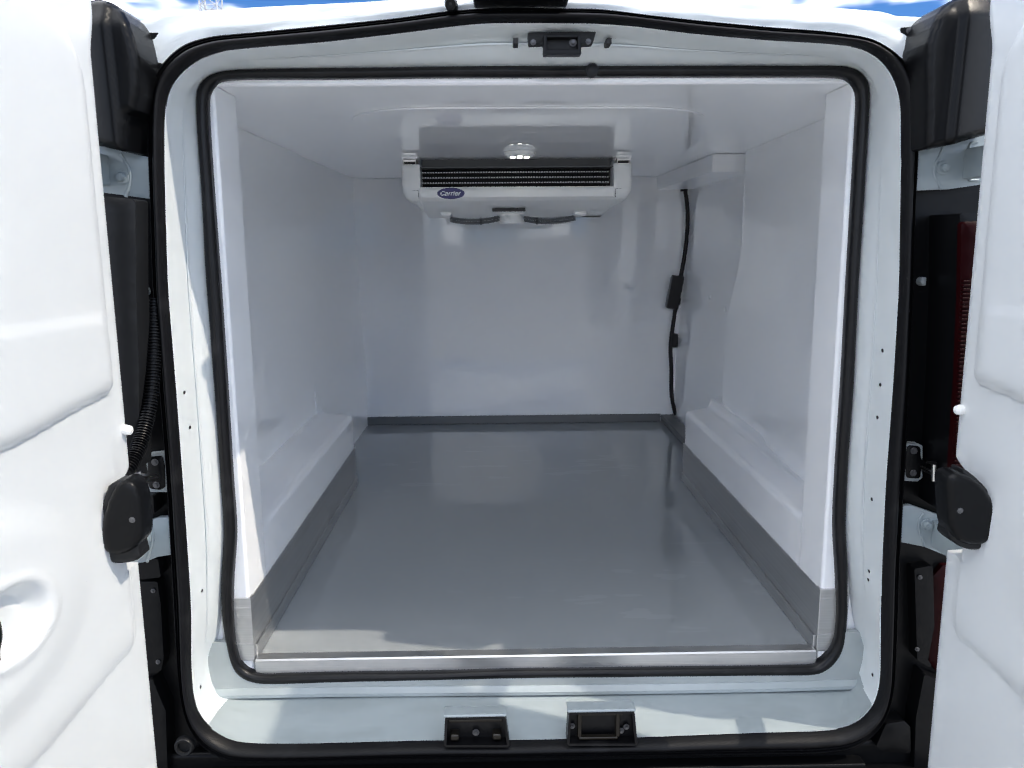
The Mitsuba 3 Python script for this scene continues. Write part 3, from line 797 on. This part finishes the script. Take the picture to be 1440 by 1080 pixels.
for k, z in enumerate((1.707, 1.689, 1.671)):
    y = UY + .022 - .005 * k
    c_ = put(U + "__coil_row", rbox(UX0 + .004, UX1 - .012, y + .004, y + .05, z - .0006, z + .0006, .0003), "grey_metal")
    xs_ = np.arange(UX0 + .008, UX1 - .016, .0092)
    fins = cat(*[trimesh.creation.box((.0046, .012, .0034), trimesh.transformations.translation_matrix((x, y, z))) for x in xs_])
    put(c_ + "__fins", fins, "fin", False)
    tag(c_ + "__fins", kind="stuff")


def end_cap(side, xin):
    prof = [(UY + .004, 1.734), (UY - .004, 1.725), (UY - .012, 1.690), (UY - .016, 1.650), (UY - .012, 1.622), (UY + .010, 1.606), (3.02, 1.590), (3.22, 1.570), (3.36, 1.590), (3.50, 1.66), (3.56, 1.734)]
    rings = []
    for u, e in ((0, 0), (.036, 0), (.052, .003), (.060, .010), (.064, .020)):
        cy, cz = 3.16, 1.70
        rings.append([[xin + side * (u - .55 * max(0, .664 - z - .03) * (u / .072) * 0), y + (e if y < cy else -e), z + (e * (1.0 if z < 1.66 else 0))] for y, z in prof])
    m = loft(rings, True, True)
    v = m.vertices.copy()
    low_ = np.clip((1.66 - v[:, 2]) / .065, 0, 1)
    v[:, 0] -= side * (low_ ** 2 * .030 + .035 * low_ * np.clip((v[:, 1] - UY - .02) / .25, 0, 1)) * np.clip(np.abs(v[:, 0] - xin) / .072, 0, 1)
    return trimesh.Trimesh(v, m.faces, process=False)


for side, xin in ((-1, UX0), (1, UX1)):
    k = put(U + "__end_cap", end_cap(side, xin), "unit_plastic", 40)
    x0, x1 = sorted((xin + side * .012, xin + side * .058))
    put(k + "__latch", cat(rbox(x0, x0 + .003, UY, UY + .03, 1.730, 1.758, .001), rbox(x1 - .003, x1, UY, UY + .03, 1.730, 1.758, .001), rbox(x0, x1, UY + .002, UY + .03, 1.743, 1.750, .001)), "chrome")
    put(k + "__latch_slot", rbox(x0 + .002, x1 - .002, UY + .022, UY + .04, 1.728, 1.7605, .001), "unit_dark")
    put(k + "__hanger", rbox(x0 - .004, x1 + .004, UY - .004, UY + .45, 1.752, 1.7608, .001), "unit_plastic")
    # hinge notch low on the cap
    x2 = xin + side * .004
    put(k + "__seam", cat(rbox(min(x2, x2 + side * .0012), max(x2, x2 + side * .0012), UY - .0165, UY - .010, 1.618, 1.645, .0004), rbox(min(x2, x2 + side * .022), max(x2, x2 + side * .022), UY - .0168, UY - .012, 1.6455, 1.6467, .0004)), "grey_metal")
ct = at(634, 272, UY - .012)
el = shapely.affinity.scale(Point(0, 0).buffer(1, quad_segs=16), .0495, .0208)
w_ = prism(shapely.affinity.translate(el, ct[0], ct[2]), "y", UY - .0135, UY - .009)
bd = put(U + "__badge", w_, "badge_white", 20)
tag(bd, "dark blue oval badge with white slanted lettering")
put(bd + "__field", prism(shapely.affinity.translate(shapely.affinity.scale(el, .955, .92), ct[0], ct[2]), "y", UY - .0148, UY - .0125), "badge_blue", 20)
tx = meshkit.text_mesh("Carrier", .0150, .0012, True)
v = tx.vertices.copy()
v[:, 0] -= v[:, 0].min(); v[:, 0] *= .070 / v[:, 0].max()
v[:, 1] -= .0072
v[:, 0] += .28 * v[:, 1] - .0355
put(bd + "__lettering", trimesh.Trimesh(np.stack([v[:, 0] + ct[0], UY - .0148 - v[:, 2], v[:, 1] + ct[2]], 1), tx.faces, process=False), "badge_white", False)
# drain cup and tied hoses below the unit
p = np.array([.058, 3.16, 1.574])
g20 = np.linspace(0, 2 * np.pi, 25)[:-1]
put(U + "__drain_cup", loft([[[p[0] + rr * math.cos(t), p[1] + rr * .8 * math.sin(t), p[2] + z] for t in g20] for rr, z in ((.034, .004), (.036, -.006), (.048, -.018), (.050, -.030), (.046, -.036), (.02, -.038))], True, True), "unit_plastic", 50)
put(U + "__drain_slot", rbox(-.015, .105, 3.005, 3.036, 1.578, 1.5885, .001), "unit_dark")
for x0, x1 in ((-.175, .012), (.104, .30)):
    a_ = np.linspace(0, 1, 120)
    for dz in (0, .011):
        pts = np.stack([x0 + (x1 - x0) * a_, 3.13 + 0 * a_, 1.568 - dz - .018 * np.sin(np.pi * (.15 + .75 * a_ if x0 < 0 else .1 + .75 * (1 - a_)))], 1)
        hk = put(U + "__drain_hose", tube(pts, .0052 + .0006 * np.sign(np.sin(np.arange(120) * 1.6)), 8), "hose_grey", 30)
    xm = x0 + (x1 - x0) * (.62 if x0 < 0 else .25)
    put(hk + "__tie", rbox(xm - .002, xm + .002, 3.118, 3.142, 1.532, 1.560, .001), "cable_black")
put(U + "__bracket", rbox(-.205, -.165, 3.05, 3.2, 1.560, 1.584, .0118), "unit_plastic")
put(U + "__bracket", rbox(.29, .335, 3.05, 3.2, 1.560, 1.584, .0118), "unit_plastic")

# ------------------------------------------------------------------ ceiling lamp
L = "ceiling_lamp"
tag(L, "small round white lamp with lit diodes under the ceiling in front of the cooling unit", "lamp")
lc = np.array([.078, 2.712, ZC - .0052])
g32 = np.linspace(0, 2 * np.pi, 37)[:-1]
put(L + "__body", loft([[[lc[0] + rr * math.cos(t), lc[1] + rr * math.sin(t), lc[2] - z] for t in g32] for rr, z in ((.049, 0), (.0505, .003), (.0495, .009), (.045, .015), (.040, .0175), (.037, .0167), (.02, .0167))], True, True), "white_plastic", 35)
for k in range(6):
    t = k * math.pi / 3 + .5
    d = trimesh.creation.cylinder(.0075, .003, sections=14)
    d.apply_translation((lc[0] + .026 * math.cos(t), lc[1] + .026 * math.sin(t), lc[2] - .0178))
    put(L + "__diode", d, "white_plastic", 30, emitter={"type": "area", "radiance": {"type": "rgb", "value": [1.6, 1.6, 1.4]}})

# ------------------------------------------------------------------ sensor cable in the far right corner
C_ = "sensor_cable"
tag(C_, "black cable hanging down the far right corner of the load box", "cable")
Ycb = YB - .035
cp_ = [(962, 262), (966, 285), (967, 305), (965, 340), (960, 375), (953, 410), (950, 432), (946, 460), (943, 490), (944, 520), (944, 550), (946, 566), (950, 583)]
pts = np.array([at(x, y, Ycb) for x, y in cp_])
put(C_ + "__wire", tube(spline(pts, 90), .0095, 10), "cable_black", 60)
put(C_ + "__gland", rbox(pts[0][0] - .014, pts[0][0] + .014, Ycb - .014, Ycb + .014, pts[0][2] - .022, pts[0][2] - .008, .003), "cable_black")
o = at(949, 411, Ycb - .01)
hm = rbox(-.027, .027, -.022, .022, -.078, .078, .005)
hm.apply_transform(trimesh.transformations.rotation_matrix(math.radians(10), (0, 1, 0)))
hm.apply_translation(o)
sh = put(C_ + "__sensor_housing", hm, "cable_black", 35)
hv = rbox(-.030, -.0265, -.018, .018, -.070, .070, .002)
hv.apply_transform(trimesh.transformations.rotation_matrix(math.radians(10), (0, 1, 0)))
hv.apply_translation(o)
put(sh + "__side_cover", hv, "grey_metal", 35)
hv = rbox(.027, .034, -.010, .010, -.055, -.020, .002); hv.apply_transform(trimesh.transformations.rotation_matrix(math.radians(10), (0, 1, 0))); hv.apply_translation(o)
put(sh + "__clip", hv, "cable_black", 35)
e = at(947, 479, Ycb)
put(C_ + "__wall_clip", rbox(e[0] - .006, e[0] + .020, Ycb - .012, Ycb + .032, e[2] - .032, e[2] + .032, .003), "cable_black", 35)

# ------------------------------------------------------------------ lattice mast far behind the van
M = "lattice_mast"
tag(M, "distant grey lattice mast rising above the van roof at the top left", "mast")
mx, my, mw = -14.0, 42.9, .42
for k, (sx, sy) in enumerate(((-1, -1), (1, -1), (-1, 1), (1, 1))):
    put(M + "__leg", tube([[mx + sx * mw, my + sy * mw, 0], [mx + sx * mw, my + sy * mw, 14.4]], .045, 6), "mast_steel")
br = []
for z in np.arange(.4, 14.2, .6):
    for (xa, ya), (xb, yb) in (((-1, -1), (1, -1)), ((1, -1), (1, 1)), ((1, 1), (-1, 1)), ((-1, 1), (-1, -1))):
        br.append(tube([[mx + xa * mw, my + ya * mw, z], [mx + xb * mw, my + yb * mw, z + .6]], .022, 4))
        br.append(tube([[mx + xa * mw, my + ya * mw, z], [mx + xb * mw, my + yb * mw, z]], .022, 4))
put(M + "__bracing", cat(*br), "mast_steel", False)
tag(M + "__bracing", kind="stuff")
